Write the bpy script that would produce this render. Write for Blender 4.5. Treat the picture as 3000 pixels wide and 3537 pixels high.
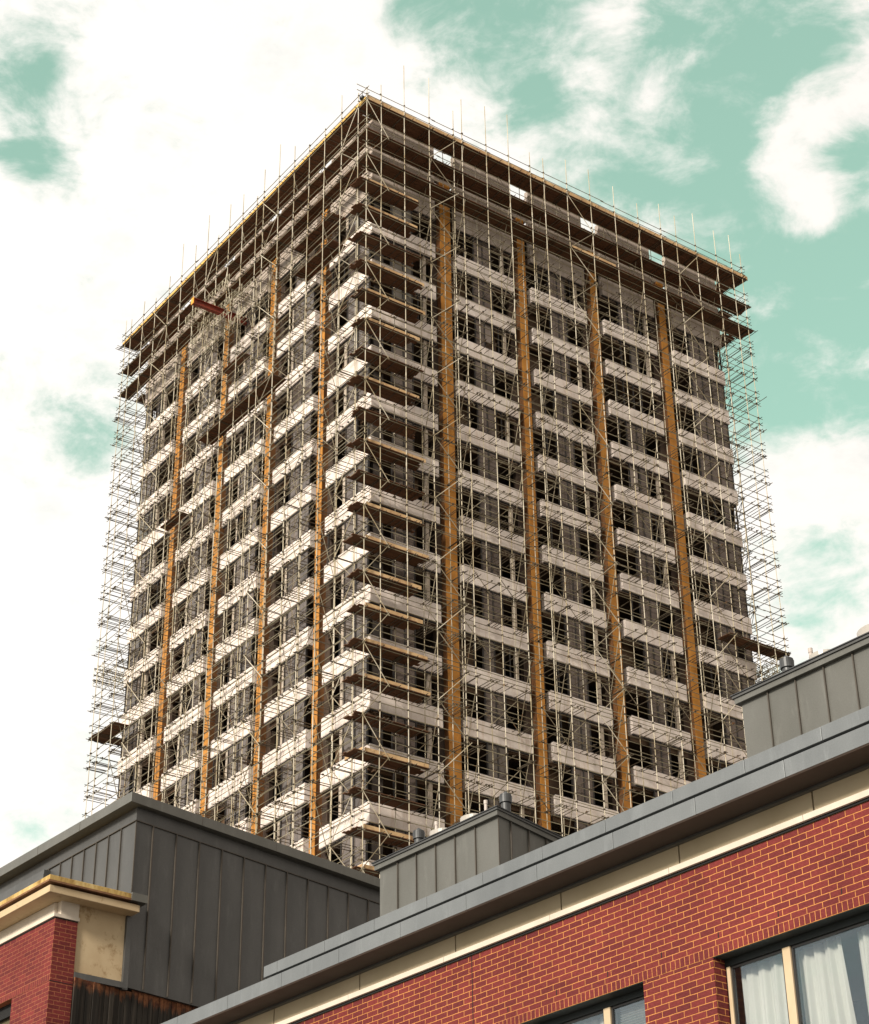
import bpy, math, random
from mathutils import Vector, Matrix
R = math.radians
random.seed(7)
scene = bpy.context.scene
for _o in list(bpy.data.objects): bpy.data.objects.remove(_o)

# ---------------------------------------------------------------- camera
F_PX, PITCH, ROLL = 6759.15, 0.53413, -0.014755
CAM_H = 1.6
cd = bpy.data.cameras.new("camera"); cam = bpy.data.objects.new("camera", cd)
scene.collection.objects.link(cam); scene.camera = cam
cd.sensor_fit = 'HORIZONTAL'; cd.sensor_width = 36.0; cd.lens = F_PX * 36.0 / 3000.0
cd.clip_start = 0.1; cd.clip_end = 5000
cam.location = (0, 0, CAM_H)
_m = Matrix.Rotation(math.pi / 2 + PITCH, 4, 'X') @ Matrix.Rotation(ROLL, 4, 'Z')
cam.rotation_euler = _m.to_euler()

def ray(x, y):
    """world direction seen at full-size photo pixel x, y (used for cloud directions only)"""
    u = (x - 1500) / F_PX; v = -(y - 1768.5) / F_PX
    cr, sr = math.cos(ROLL), math.sin(ROLL)
    X = u * cr - v * sr; U = u * sr + v * cr
    c, s = math.cos(PITCH), math.sin(PITCH)
    return Vector((X, c - U * s, s + U * c)).normalized()

# ---------------------------------------------------------------- light
SUN_DIR = Vector((-0.59, -0.80, 0.48)).normalized()
SUN_EL = math.asin(SUN_DIR.z)
ld = bpy.data.lights.new("sun", 'SUN'); ld.energy = 4.3; ld.angle = R(10); ld.color = (1.0, 0.92, 0.80)
sun = bpy.data.objects.new("sun", ld); scene.collection.objects.link(sun)
sun.rotation_euler = SUN_DIR.to_track_quat('Z', 'Y').to_euler(); sun.location = (0, -20, 60)

w = bpy.data.worlds.new("World"); scene.world = w; w.use_nodes = True
nt = w.node_tree; nt.nodes.clear(); N_ = nt.nodes.new; LK = nt.links.new
out = N_('ShaderNodeOutputWorld'); bg = N_('ShaderNodeBackground'); bg.inputs['Strength'].default_value = 0.1
sky = N_('ShaderNodeTexSky'); sky.sky_type = 'NISHITA'; sky.sun_disc = False
sky.sun_elevation = SUN_EL; sky.sun_rotation = math.atan2(SUN_DIR.x, SUN_DIR.y)
sky.air_density = 1.0; sky.dust_density = 1.0; sky.ozone_density = 1.0
tc = N_('ShaderNodeTexCoord')
def wm(op, a, b=None, c=None):
    n = N_('ShaderNodeMath'); n.operation = op
    for i, v in enumerate((a, b, c)):
        if v is None: continue
        if isinstance(v, (int, float)): n.inputs[i].default_value = v
        else: LK(v, n.inputs[i])
    return n.outputs[0]
bwn = N_('ShaderNodeRGBToBW'); LK(sky.outputs[0], bwn.inputs[0])
mint = N_('ShaderNodeVectorMath'); mint.operation = 'SCALE'
mint.inputs[0].default_value = (.98, 1.64, 1.35)
LK(wm('ADD', wm('MULTIPLY', bwn.outputs[0], 1.1), 1.6), mint.inputs['Scale'])
# warp the direction a little so cloud edges are ragged
nz = N_('ShaderNodeTexNoise'); nz.inputs['Scale'].default_value = 22; nz.inputs['Detail'].default_value = 9
nz.inputs['Roughness'].default_value = 0.62; nz.inputs['Distortion'].default_value = 0.35
mp = N_('ShaderNodeMapping'); mp.inputs['Scale'].default_value = (1, 1, 1.7); mp.inputs['Location'].default_value = (3.1, 1.7, 0.4)
LK(tc.outputs['Generated'], mp.inputs[0]); LK(mp.outputs[0], nz.inputs['Vector'])
nz2 = N_('ShaderNodeTexNoise'); nz2.inputs['Scale'].default_value = 95; nz2.inputs['Detail'].default_value = 6; nz2.inputs['Roughness'].default_value = .6
LK(mp.outputs[0], nz2.inputs['Vector'])
# cloud cover in named directions: (x, y, spread, weight); negative opens blue-green sky
S_ = 3000 / 1764
HOLES = [(95, 110, 66, -1.25), (20, 165, 45, -1.1), (85, 340, 52, -1.2), (30, 310, 35, -.6), (195, 870, 80, -.75), (60, 830, 60, -.5),
         (335, 600, 24, -.75), (840, 30, 70, -.8), (1010, 75, 110, -1.2), (1100, 230, 60, -.6), (1400, 60, 130, -1.3), (1640, 70, 90, -1.3), (1500, 240, 60, -.5), (1745, 300, 45, -.8), (1480, 120, 40, .5),
         (1300, 370, 110, -1.25), (1480, 540, 90, -1.1), (1420, 330, 60, -.8), (1640, 640, 150, -1.7), (1600, 760, 110, -.9),
         (1740, 500, 60, -.9), (1660, 1180, 110, -.8), (1700, 760, 70, -.7), (1600, 1090, 60, -.4), (1480, 160, 70, -.8), (1030, 190, 50, -.5),
         (1720, 340, 50, -.6),
         (1210, 190, 50, .6), (1330, 240, 45, .5), (1670, 230, 60, .55), (1570, 290, 45, .55), (1640, 430, 55, .75), (1250, 40, 40, .5), (1700, 950, 90, .8), (1590, 1010, 60, .5), (700, 60, 90, .6), (400, 300, 180, .6), (100, 1100, 200, .6)]
acc = None
for hx, hy, hs, hw in HOLES:
    dv = ray(hx * S_, hy * S_)
    dn = N_('ShaderNodeVectorMath'); dn.operation = 'DOT_PRODUCT'; LK(tc.outputs['Generated'], dn.inputs[0]); dn.inputs[1].default_value = dv
    k = 1.0 / (hs * S_ / F_PX) ** 2
    g = wm('MULTIPLY', wm('EXPONENT', wm('MULTIPLY', wm('SUBTRACT', dn.outputs['Value'], 1.0), k)), hw)
    acc = g if acc is None else wm('ADD', acc, g)
acc = wm('MAXIMUM', acc, -1.35)
fld = wm('ADD', wm('ADD', acc, wm('MULTIPLY', wm('SUBTRACT', nz.outputs['Fac'], 0.5), 4.0)), wm('MULTIPLY', wm('SUBTRACT', nz2.outputs['Fac'], .5), .7))
mr = N_('ShaderNodeMapRange'); mr.interpolation_type = 'SMOOTHSTEP'; LK(fld, mr.inputs['Value'])
mr.inputs['From Min'].default_value = -1.45; mr.inputs['From Max'].default_value = 0.05
cl = N_('ShaderNodeMix'); cl.data_type = 'RGBA'; LK(mr.outputs[0], cl.inputs['Factor'])
LK(mint.outputs[0], cl.inputs['A']); 
ns3 = N_('ShaderNodeTexNoise'); ns3.inputs['Scale'].default_value = 14; ns3.inputs['Detail'].default_value = 7; ns3.inputs['Roughness'].default_value = .6; LK(mp.outputs[0], ns3.inputs['Vector'])
crm = N_('ShaderNodeValToRGB'); LK(ns3.outputs['Fac'], crm.inputs[0]); crm.color_ramp.elements[0].position = .27; crm.color_ramp.elements[0].color = (7.6, 7.9, 7.5, 1)
crm.color_ramp.elements[1].position = .44; crm.color_ramp.elements[1].color = (9.9, 9.5, 9.0, 1); 
# darker, warmer cloud added out of view, east and overhead, to dim the fill
fill_dim = None
for bdir, sp, bw_ in (((.9, -.35, .3), .62, 1.0), ((.1, -.35, 1.0), .40, .8), ((.95, .25, .6), .35, .8)):
    dv = Vector(bdir).normalized()
    dn = N_('ShaderNodeVectorMath'); dn.operation = 'DOT_PRODUCT'; LK(tc.outputs['Generated'], dn.inputs[0]); dn.inputs[1].default_value = dv
    g = wm('MULTIPLY', wm('EXPONENT', wm('MULTIPLY', wm('SUBTRACT', dn.outputs['Value'], 1.0), 1 / sp ** 2)), bw_)
    fill_dim = g if fill_dim is None else wm('ADD', fill_dim, g)
bmx = N_('ShaderNodeMix'); bmx.data_type = 'RGBA'; LK(wm('MINIMUM', fill_dim, 1.0), bmx.inputs['Factor']); LK(crm.outputs[0], bmx.inputs['A']); bmx.inputs['B'].default_value = (5.3, 4.5, 3.9, 1)
LK(bmx.outputs['Result'], cl.inputs['B'])
LK(cl.outputs['Result'], bg.inputs['Color']); LK(bg.outputs[0], out.inputs[0])
vs = scene.view_settings; vs.view_transform = 'Standard'; vs.look = 'None'; vs.exposure = 0.22; vs.gamma = 1.0; vs.use_curve_mapping = False

# ---------------------------------------------------------------- materials
class Mat:
    def __init__(s, name, rough=0.6, metal=0.0, spec=0.5):
        s.m = bpy.data.materials.new(name); s.m.use_nodes = True; s.t = s.m.node_tree
        s.b = s.t.nodes['Principled BSDF']; s.b.inputs['Roughness'].default_value = rough
        s.b.inputs['Metallic'].default_value = metal; s.b.inputs['Specular IOR Level'].default_value = spec
        s.tc = s.t.nodes.new('ShaderNodeTexCoord')
    def n(s, k, **kw):
        x = s.t.nodes.new(k)
        for a, b in kw.items(): setattr(x, a, b)
        return x
    def link(s, a, b): s.t.links.new(a, b)
    def noise(s, scale, detail=4, rough=.55, vec=None, sc=(1, 1, 1)):
        mp = s.n('ShaderNodeMapping'); mp.inputs['Scale'].default_value = sc
        s.link(vec or s.tc.outputs['Object'], mp.inputs[0])
        x = s.n('ShaderNodeTexNoise'); x.inputs['Scale'].default_value = scale; x.inputs['Detail'].default_value = detail; x.inputs['Roughness'].default_value = rough
        s.link(mp.outputs[0], x.inputs['Vector']); return x.outputs['Fac']
    def ramp(s, fac, stops):
        r = s.n('ShaderNodeValToRGB'); e = r.color_ramp.elements
        while len(e) < len(stops): e.new(0.5)
        for q, (p, c) in zip(e, stops): q.position = p; q.color = (*c, 1)
        s.link(fac, r.inputs[0]); return r.outputs[0]
    def mix(s, fac, a, b, mode='MIX'):
        x = s.n('ShaderNodeMix', data_type='RGBA', blend_type=mode)
        for v, k in ((fac, 'Factor'), (a, 'A'), (b, 'B')):
            if isinstance(v, (int, float)): x.inputs[k].default_value = v
            elif isinstance(v, tuple): x.inputs[k].default_value = (*v, 1)
            else: s.link(v, x.inputs[k])
        return x.outputs['Result']
    def color(s, c):
        if isinstance(c, tuple): s.b.inputs['Base Color'].default_value = (*c, 1)
        else: s.link(c, s.b.inputs['Base Color'])
        return s
    def bump(s, h, strength=.3, dist=.01):
        x = s.n('ShaderNodeBump'); x.inputs['Strength'].default_value = strength; x.inputs['Distance'].default_value = dist
        s.link(h, x.inputs['Height']); s.link(x.outputs[0], s.b.inputs['Normal']); return s

def concrete(name, c0, c1, stain):
    m = Mat(name, .85, 0, .2)
    a = m.ramp(m.noise(.45, 6, .6), [(.3, c0), (.7, c1)])
    st = m.ramp(m.noise(1.0, 5, .7, sc=(3.2, 3.2, .35)), [(.52, (0, 0, 0)), (.78, (1, 1, 1))])
    b = m.mix(st, a, stain)
    g = m.ramp(m.noise(26, 3, .7), [(.35, (.80, .80, .80)), (.65, (1.04, 1.04, 1.04))])
    m.color(m.mix(1.0, b, g, 'MULTIPLY')).bump(m.noise(40, 3), .4, .006); return m.m
M = {}
M['concrete'] = concrete('exposed_aggregate_concrete', (.77, .67, .61), (.88, .79, .73), (.60, .45, .34))
M['frieze'] = concrete('ribbed_concrete', (.42, .35, .30), (.54, .46, .40), (.30, .21, .15))
m = Mat('ochre_cladding', .5, 0, .4)
c = m.ramp(m.noise(.7, 5, .6, sc=(2, 2, .6)), [(.3, (.40, .160, .022)), (.7, (.56, .245, .038))])
c = m.mix(m.ramp(m.noise(3.0, 4, .7, sc=(2.5, 2.5, .3)), [(.58, (0, 0, 0)), (.8, (1, 1, 1))]), c, (.26, .10, .02))
m.color(c).bump(m.noise(5), .15, .02); M['ochre'] = m.m
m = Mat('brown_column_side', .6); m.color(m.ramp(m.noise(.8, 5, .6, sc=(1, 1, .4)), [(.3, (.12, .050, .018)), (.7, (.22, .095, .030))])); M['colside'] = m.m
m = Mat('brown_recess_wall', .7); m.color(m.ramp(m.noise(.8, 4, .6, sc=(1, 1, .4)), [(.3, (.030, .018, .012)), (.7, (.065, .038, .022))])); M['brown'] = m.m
m = Mat('brown_panel', .6); m.color(m.ramp(m.noise(1.3, 4), [(.3, (.075, .042, .022)), (.7, (.13, .075, .038))])); M['panel'] = m.m
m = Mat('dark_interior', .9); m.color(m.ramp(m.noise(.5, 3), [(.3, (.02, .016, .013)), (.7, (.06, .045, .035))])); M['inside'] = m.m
m = Mat('slab_soffit', .9); m.color(m.ramp(m.noise(.9, 4), [(.3, (.09, .06, .035)), (.7, (.16, .11, .07))])); M['slab'] = m.m
m = Mat('dark_frame', .45); m.color((.022, .019, .018)); M['frame'] = m.m
m = Mat('pale_frame', .55); m.color(m.ramp(m.noise(2, 3), [(.3, (.36, .29, .22)), (.7, (.52, .44, .36))])); M['paleframe'] = m.m
m = Mat('solar_glass', .04, 0, .5); m.b.inputs['IOR'].default_value = 1.75; m.b.inputs['Specular Tint'].default_value = (1, .82, .70, 1)
m.color(m.ramp(m.noise(.35, 2), [(.35, (.055, .044, .038)), (.65, (.12, .098, .085))])); m.bump(m.noise(.9, 2), .035, .05); M['glass'] = m.m
m = Mat('blind', .8); m.color(m.ramp(m.noise(.6, 2), [(.3, (.38, .31, .27)), (.7, (.55, .47, .42))])); M['blind'] = m.m

def steel(name, base, dark, rust, cell=.45, metal=.25):
    m = Mat(name, .42, metal, .5)
    v = m.noise(cell, 2, .5); c = m.ramp(v, [(.38, dark), (.62, base)])
    r = m.ramp(m.noise(2.3, 4, .7), [(.60, (0, 0, 0)), (.72, (1, 1, 1))])
    m.color(m.mix(r, c, rust)).bump(m.noise(30, 2), .2, .004); return m.m
M['standard'] = steel('galvanised_tube', (.66, .60, .48), (.42, .35, .22), (.34, .18, .06))
M['ledger'] = steel('weathered_tube', (.36, .32, .22), (.17, .14, .085), (.24, .11, .035))
M['old'] = steel('old_blue_grey_tube', (.030, .060, .066), (.016, .034, .038), (.05, .035, .025))  # far-side tubes: their dark look against bright sky is put into the colour
M['transom'] = steel('rusty_tube', (.14, .12, .085), (.07, .052, .036), (.13, .055, .02))
M['brace'] = steel('brace_tube', (.36, .31, .22), (.20, .16, .10), (.22, .10, .04), .3)
M['coupler'] = steel('coupler_steel', (.10, .08, .055), (.05, .036, .026), (.20, .08, .02), 1.4, .3)
m = Mat('scaffold_board', .85, 0, .2)
c = m.ramp(m.noise(1.1, 6, .7, sc=(.6, 6, 1)), [(.3, (.075, .036, .020)), (.7, (.17, .085, .046))]); m.color(c).bump(m.noise(12, 4), .3, .008); M['board'] = m.m
m = Mat('toe_board_wood', .8, 0, .2)
c = m.ramp(m.noise(.9, 6, .7), [(.3, (.34, .20, .10)), (.55, (.56, .38, .20)), (.75, (.66, .47, .28))])
c = m.mix(m.ramp(m.noise(2.7, 4, .7), [(.6, (0, 0, 0)), (.75, (1, 1, 1))]), c, (.22, .11, .05)); m.color(c); M['toe'] = m.m
m = Mat('yellow_board_wood', .8, 0, .2); m.color(m.ramp(m.noise(.9, 6, .7), [(.3, (.50, .30, .07)), (.7, (.72, .46, .12))])); M['toey'] = m.m
m = Mat('red_oxide_paint', .55); m.color(m.ramp(m.noise(2.4, 5, .7), [(.35, (.13, .018, .012)), (.62, (.27, .045, .022)), (.8, (.10, .03, .02))])).bump(m.noise(14), .4, .01); M['red'] = m.m
m = Mat('orange_paint', .5); m.color((.80, .33, .03)); M['orange'] = m.m
m = Mat('black_plastic', .5); m.color((.012, .014, .014)); M['black'] = m.m

def zinc(name, c0, c1, metal=.35, rough=.42, streak=.5):
    m = Mat(name, rough, metal, .5)
    c = m.ramp(m.noise(.9, 5, .6, sc=(1.6, 1.6, .7)), [(.3, c0), (.7, c1)])
    f = m.ramp(m.noise(5, 5, .7, sc=(1, 1, .22)), [(.55, (0, 0, 0)), (.85, (streak, streak, streak))])
    c = m.mix(f, c, tuple(min(1, x * 1.7) for x in c1))
    g = m.ramp(m.noise(60, 3, .7), [(.3, (.86, .86, .86)), (.7, (1.06, 1.06, 1.06))]); c = m.mix(1.0, c, g, 'MULTIPLY')
    r = m.n('ShaderNodeMapRange'); m.link(m.noise(2.2, 4), r.inputs['Value']); r.inputs['To Min'].default_value = rough - .08; r.inputs['To Max'].default_value = rough + .14
    m.link(r.outputs[0], m.b.inputs['Roughness'])
    m.color(c).bump(m.noise(1.6, 3, .5), .22, .03); return m.m
M['zinc'] = zinc('weathered_zinc', (.122, .120, .106), (.158, .155, .140))
M['zincd'] = zinc('dark_zinc', (.080, .080, .078), (.108, .107, .104))
M['zincf'] = zinc('fascia_zinc', (.150, .160, .165), (.205, .216, .22), .35, .4, .45)
M['soffit'] = zinc('brown_soffit', (.028, .022, .017), (.040, .032, .026), .1, .6, .1)
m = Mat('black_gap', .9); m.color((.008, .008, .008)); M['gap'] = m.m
m = Mat('zinc_seam', .5, .3); m.color(m.ramp(m.noise(3, 3), [(.3, (.060, .050, .040)), (.7, (.095, .080, .064))])); M['seam'] = m.m

def bricks(name, bw=.225, rh=.075, off=.5, ph=(0, 0), swap=False, mort=(.66, .29, .09), dull=0):
    m = Mat(name, .85, 0, .2)
    sx = m.n('ShaderNodeSeparateXYZ'); m.link(m.tc.outputs['Object'], sx.inputs[0])
    cb = m.n('ShaderNodeCombineXYZ')
    def sh(o, d):
        a = m.n('ShaderNodeMath'); a.operation = 'ADD'; m.link(o, a.inputs[0]); a.inputs[1].default_value = d; return a.outputs[0]
    m.link(sh(sx.outputs['Y' if swap else 'X'], ph[0]), cb.inputs[0]); m.link(sh(sx.outputs['Z'], ph[1]), cb.inputs[1])
    wv = m.n('ShaderNodeTexNoise'); wv.inputs['Scale'].default_value = 9; wv.inputs['Detail'].default_value = 3; m.link(m.tc.outputs['Object'], wv.inputs['Vector'])
    wo = m.n('ShaderNodeVectorMath', operation='MULTIPLY_ADD'); m.link(wv.outputs['Color'], wo.inputs[0]); wo.inputs[1].default_value = (.011, .009, 0); 
    ad = m.n('ShaderNodeVectorMath', operation='ADD'); m.link(cb.outputs[0], ad.inputs[0]); ad.inputs[1].default_value = (-.0055, -.0045, 0)
    m.link(ad.outputs[0], wo.inputs[2])
    b = m.n('ShaderNodeTexBrick'); b.offset = off; b.inputs['Scale'].default_value = 1.0
    b.inputs['Brick Width'].default_value = bw; b.inputs['Row Height'].default_value = rh
    b.inputs['Mortar Size'].default_value = .0052; b.inputs['Mortar Smooth'].default_value = .35; b.inputs['Bias'].default_value = 0.0
    b.inputs['Color1'].default_value = (.190, .034, .031, 1); b.inputs['Color2'].default_value = (.128, .024, .025, 1); b.inputs['Mortar'].default_value = (*mort, 1)
    m.link(wo.outputs[0], b.inputs['Vector'])
    n1 = m.ramp(m.noise(24, 6, .7, sc=(1, 1, 1.6)), [(.3, (.70, .66, .66)), (.55, (1, 1, 1)), (.78, (1.3, 1.25, 1.15))])
    n2 = m.ramp(m.noise(.9, 4, .6), [(.3, (.86, .84, .84)), (.7, (1.14, 1.14, 1.12))])
    c = m.mix(1.0, m.mix(1.0, b.outputs['Color'], n1, 'MULTIPLY'), n2, 'MULTIPLY')
    eff = m.ramp(m.noise(2.6, 6, .75), [(.66, (0, 0, 0)), (.80, (.35, .35, .35))])
    c = m.mix(eff, c, (.62, .30, .16))
    hs = m.n('ShaderNodeMath'); hs.operation = 'MULTIPLY_ADD'; m.link(b.outputs['Fac'], hs.inputs[0]); hs.inputs[1].default_value = -1.0
    m.link(m.noise(38, 5, .75), hs.inputs[2])
    m.color(c).bump(hs.outputs[0], .8, .009); return m.m
m = Mat('cream_stone', .8, 0, .2)
c = m.ramp(m.noise(1.2, 5), [(.3, (.42, .34, .22)), (.7, (.51, .42, .29))]); m.color(c).bump(m.noise(30, 3), .15, .004); M['cream'] = m.m
m = Mat('white_string_stone', .8, 0, .2)
m.color(m.ramp(m.noise(2.2, 5), [(.3, (.58, .50, .41)), (.7, (.66, .59, .50))])).bump(m.noise(40, 3), .15, .003); M['string'] = m.m
m = Mat('stained_render', .85, 0, .2)
c = m.ramp(m.noise(1.1, 5, .6), [(.3, (.44, .32, .19)), (.7, (.56, .44, .28))])
c = m.mix(m.ramp(m.noise(3.2, 6, .75), [(.56, (0, 0, 0)), (.70, (.85, .85, .85))]), c, (.26, .16, .07)); m.color(c).bump(m.noise(18), .2, .006); M['render'] = m.m
m = Mat('lichen_coping', .9, 0, .2)
c = m.ramp(m.noise(3.2, 6, .75, sc=(1, 1, .4)), [(.35, (.24, .14, .045)), (.5, (.46, .31, .11)), (.7, (.60, .46, .22))]); m.color(c).bump(m.noise(24, 5), .5, .01); M['lichen'] = m.m
m = Mat('rust_band', .9); m.color(m.ramp(m.noise(4, 5, .7), [(.3, (.10, .045, .022)), (.7, (.26, .13, .06))])); M['rustb'] = m.m
m = Mat('cream_window_frame', .5, 0, .4); m.color(m.ramp(m.noise(2, 3), [(.3, (.48, .36, .22)), (.7, (.58, .46, .31))])); M['wframe'] = m.m
m = Mat('teal_dark_head', .6); m.color((.010, .015, .015)); M['head'] = m.m
m = Mat('timber_cladding', .9, 0, .2)
sx = m.n('ShaderNodeSeparateXYZ'); m.link(m.tc.outputs['Object'], sx.inputs[0])
base = m.ramp(m.noise(3.5, 5, .7, sc=(3, 3, .15)), [(.3, (.012, .011, .010)), (.55, (.035, .030, .025)), (.75, (.085, .070, .055))])
jag = m.n('ShaderNodeMath'); jag.operation = 'MULTIPLY_ADD'; m.link(m.noise(4, 4, .7, sc=(2, 2, .3)), jag.inputs[0]); jag.inputs[1].default_value = -.75; m.link(sx.outputs['Z'], jag.inputs[2])
mr_ = m.n('ShaderNodeMapRange'); m.link(jag.outputs[0], mr_.inputs['Value']); mr_.inputs['From Min'].default_value = 11.38; mr_.inputs['From Max'].default_value = 11.52
rc = m.ramp(m.noise(8, 4, .7), [(.35, (.08, .026, .016)), (.6, (.24, .10, .045)), (.75, (.12, .04, .025))])
m.color(m.mix(mr_.outputs[0], base, rc)).bump(m.noise(20, 4, .6, sc=(1, 1, .1)), .5, .008); M['timber'] = m.m
# clear window glass that mirrors the sky a little
m = Mat('clear_glass', .02); t = m.t
gl = m.n('ShaderNodeBsdfGlossy'); gl.inputs['Roughness'].default_value = .02; gl.inputs['Color'].default_value = (.75, .9, 1, 1)
tr = m.n('ShaderNodeBsdfTransparent'); tr.inputs['Color'].default_value = (.94, .94, .93, 1)
mx = m.n('ShaderNodeMixShader'); lw = m.n('ShaderNodeLayerWeight'); lw.inputs['Blend'].default_value = .5
pw = m.n('ShaderNodeMath'); pw.operation = 'POWER'; m.link(lw.outputs['Facing'], pw.inputs[0]); pw.inputs[1].default_value = 3.0
ma = m.n('ShaderNodeMath'); ma.operation = 'MULTIPLY_ADD'; m.link(pw.outputs[0], ma.inputs[0]); ma.inputs[1].default_value = .6; ma.inputs[2].default_value = .08
m.link(ma.outputs[0], mx.inputs[0]); m.link(tr.outputs[0], mx.inputs[1]); m.link(gl.outputs[0], mx.inputs[2])
m.link(mx.outputs[0], t.nodes['Material Output'].inputs['Surface']); M['clear'] = m.m
m = Mat('curtain_cloth', .9, 0, .1); m.b.inputs['Sheen Weight'].default_value = .2
m.color(m.ramp(m.noise(1.5, 3, .5, sc=(3, 3, .3)), [(.3, (.46, .47, .44)), (.7, (.58, .59, .56))])); M['curtain'] = m.m
m = Mat('blind_slats', .7); m.color((.60, .62, .62)); M['slats'] = m.m
m = Mat('room_paint', .9); m.color((.30, .21, .10)); M['room'] = m.m
m = Mat('olive_board', .8); m.color(m.ramp(m.noise(3, 4), [(.3, (.08, .062, .028)), (.7, (.13, .10, .05))])); M['olive'] = m.m
m = Mat('cowl_metal', .45, .2); m.color(m.ramp(m.noise(6, 4), [(.3, (.035, .036, .038)), (.7, (.07, .072, .074))])); M['cowl'] = m.m
m = Mat('white_pipe', .6); m.color(m.ramp(m.noise(6, 4), [(.3, (.42, .36, .32)), (.7, (.52, .46, .42))])); M['pipe'] = m.m
m = Mat('dome_acrylic', .3); m.color((.40, .37, .33)); M['dome'] = m.m
m = Mat('asphalt', .9, 0, .2); m.color(m.ramp(m.noise(2, 6, .7), [(.3, (.045, .045, .045)), (.7, (.07, .07, .068))])).bump(m.noise(60, 4), .4, .01); M['asphalt'] = m.m
m = Mat('paving', .9, 0, .2); m.color(m.ramp(m.noise(1.5, 5), [(.3, (.24, .225, .20)), (.7, (.33, .31, .28))])); M['paving'] = m.m
m = Mat('plain_ground', .95, 0, .1); m.color(m.ramp(m.noise(.05, 6), [(.3, (.17, .155, .13)), (.7, (.26, .24, .21))])); M['ground'] = m.m

# ---------------------------------------------------------------- mesh helpers
COL = scene.collection
class MB:
    def __init__(s): s.v = []; s.f = []
    def box(s, x0, x1, y0, y1, z0, z1):
        if x0 > x1: x0, x1 = x1, x0
        if y0 > y1: y0, y1 = y1, y0
        if z0 > z1: z0, z1 = z1, z0
        b = len(s.v)
        s.v += [(x0, y0, z0), (x1, y0, z0), (x1, y1, z0), (x0, y1, z0), (x0, y0, z1), (x1, y0, z1), (x1, y1, z1), (x0, y1, z1)]
        s.f += [tuple(b + i for i in q) for q in ((0, 3, 2, 1), (4, 5, 6, 7), (0, 1, 5, 4), (1, 2, 6, 5), (2, 3, 7, 6), (3, 0, 4, 7))]
        return s
    def prism(s, pts, z0, z1):
        b = len(s.v); n = len(pts)
        s.v += [(p[0], p[1], z0) for p in pts] + [(p[0], p[1], z1) for p in pts]
        s.f += [tuple(b + i for i in reversed(range(n))), tuple(b + n + i for i in range(n))]
        s.f += [(b + i, b + (i + 1) % n, b + n + (i + 1) % n, b + n + i) for i in range(n)]
        return s
    def slabx(s, prof, x0, x1):
        """profile of (y, z) points pushed along x"""
        b = len(s.v); n = len(prof)
        s.v += [(x0, p[0], p[1]) for p in prof] + [(x1, p[0], p[1]) for p in prof]
        s.f += [tuple(b + i for i in range(n)), tuple(b + n + i for i in reversed(range(n)))]
        s.f += [(b + i, b + n + i, b + n + (i + 1) % n, b + (i + 1) % n) for i in range(n)]
        return s
    def tube(s, p, q, r=.0242, n=6):
        p = Vector(p); q = Vector(q); d = (q - p)
        if d.length < 1e-6: return s
        d.normalize(); a = d.orthogonal().normalized(); c = d.cross(a); b = len(s.v)
        for e in (p, q):
            for i in range(n):
                t = 2 * math.pi * i / n; s.v.append(tuple(e + a * (r * math.cos(t)) + c * (r * math.sin(t))))
        s.f += [(b + i, b + (i + 1) % n, b + n + (i + 1) % n, b + n + i) for i in range(n)]
        s.f += [tuple(b + i for i in reversed(range(n))), tuple(b + n + i for i in range(n))]
        return s
    def lathe(s, cx, cy, prof, n=20):
        b = len(s.v)
        for (r, z) in prof:
            for i in range(n):
                t = 2 * math.pi * i / n; s.v.append((cx + r * math.cos(t), cy + r * math.sin(t), z))
        for k in range(len(prof) - 1):
            for i in range(n):
                j = (i + 1) % n; s.f.append((b + k * n + i, b + k * n + j, b + (k + 1) * n + j, b + (k + 1) * n + i))
        s.f += [tuple(b + i for i in reversed(range(n))), tuple(b + (len(prof) - 1) * n + i for i in range(n))]
        return s
    def add(s, o):
        b = len(s.v); s.v += o.v; s.f += [tuple(b + i for i in f) for f in o.f]; return s
    def centre(s):
        n = len(s.v); return Vector((sum(v[0] for v in s.v) / n, sum(v[1] for v in s.v) / n, sum(v[2] for v in s.v) / n))
    def build(s, name, mat, parent=None, bevel=0, smooth=False):
        me = bpy.data.meshes.new(name); me.from_pydata(s.v, [], s.f); me.materials.append(M[mat] if isinstance(mat, str) else mat)
        if smooth:
            for p in me.polygons: p.use_smooth = True
        o = bpy.data.objects.new(name, me); COL.objects.link(o)
        if parent is not None: o.parent = parent
        if bevel:
            bv = o.modifiers.new('bevel', 'BEVEL'); bv.width = bevel; bv.segments = 2; bv.limit_method = 'ANGLE'
        return o
def thing(name, label, cat, loc, rz=0.0, group=None):
    o = bpy.data.objects.new(name, None); COL.objects.link(o); o.empty_display_size = .5
    o.location = loc; o.rotation_euler = (0, 0, rz); o['label'] = label; o['category'] = cat
    if group: o['group'] = group
    return o
def series(name, items, mat, parent, world_of, cap=100, seen=None):
    """the 100 pieces that show largest are parts of their own, the rest one part of kind stuff"""
    ok = []
    for k, it in enumerate(items):
        c = it.centre(); d = (world_of(c) - cam.location).length
        ok.append((0 if (seen is None or seen(c)) else 1, d, k))
    ok.sort(); top = [k for _, _, k in ok[:cap]]; rest = [k for _, _, k in ok[cap:]]
    objs = {k: items[k].build(name, mat, parent) for k in top}
    if rest:
        mb = MB()
        for k in rest: mb.add(items[k])
        o = mb.build(name, mat, parent); o['kind'] = 'stuff'
    return objs

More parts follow.
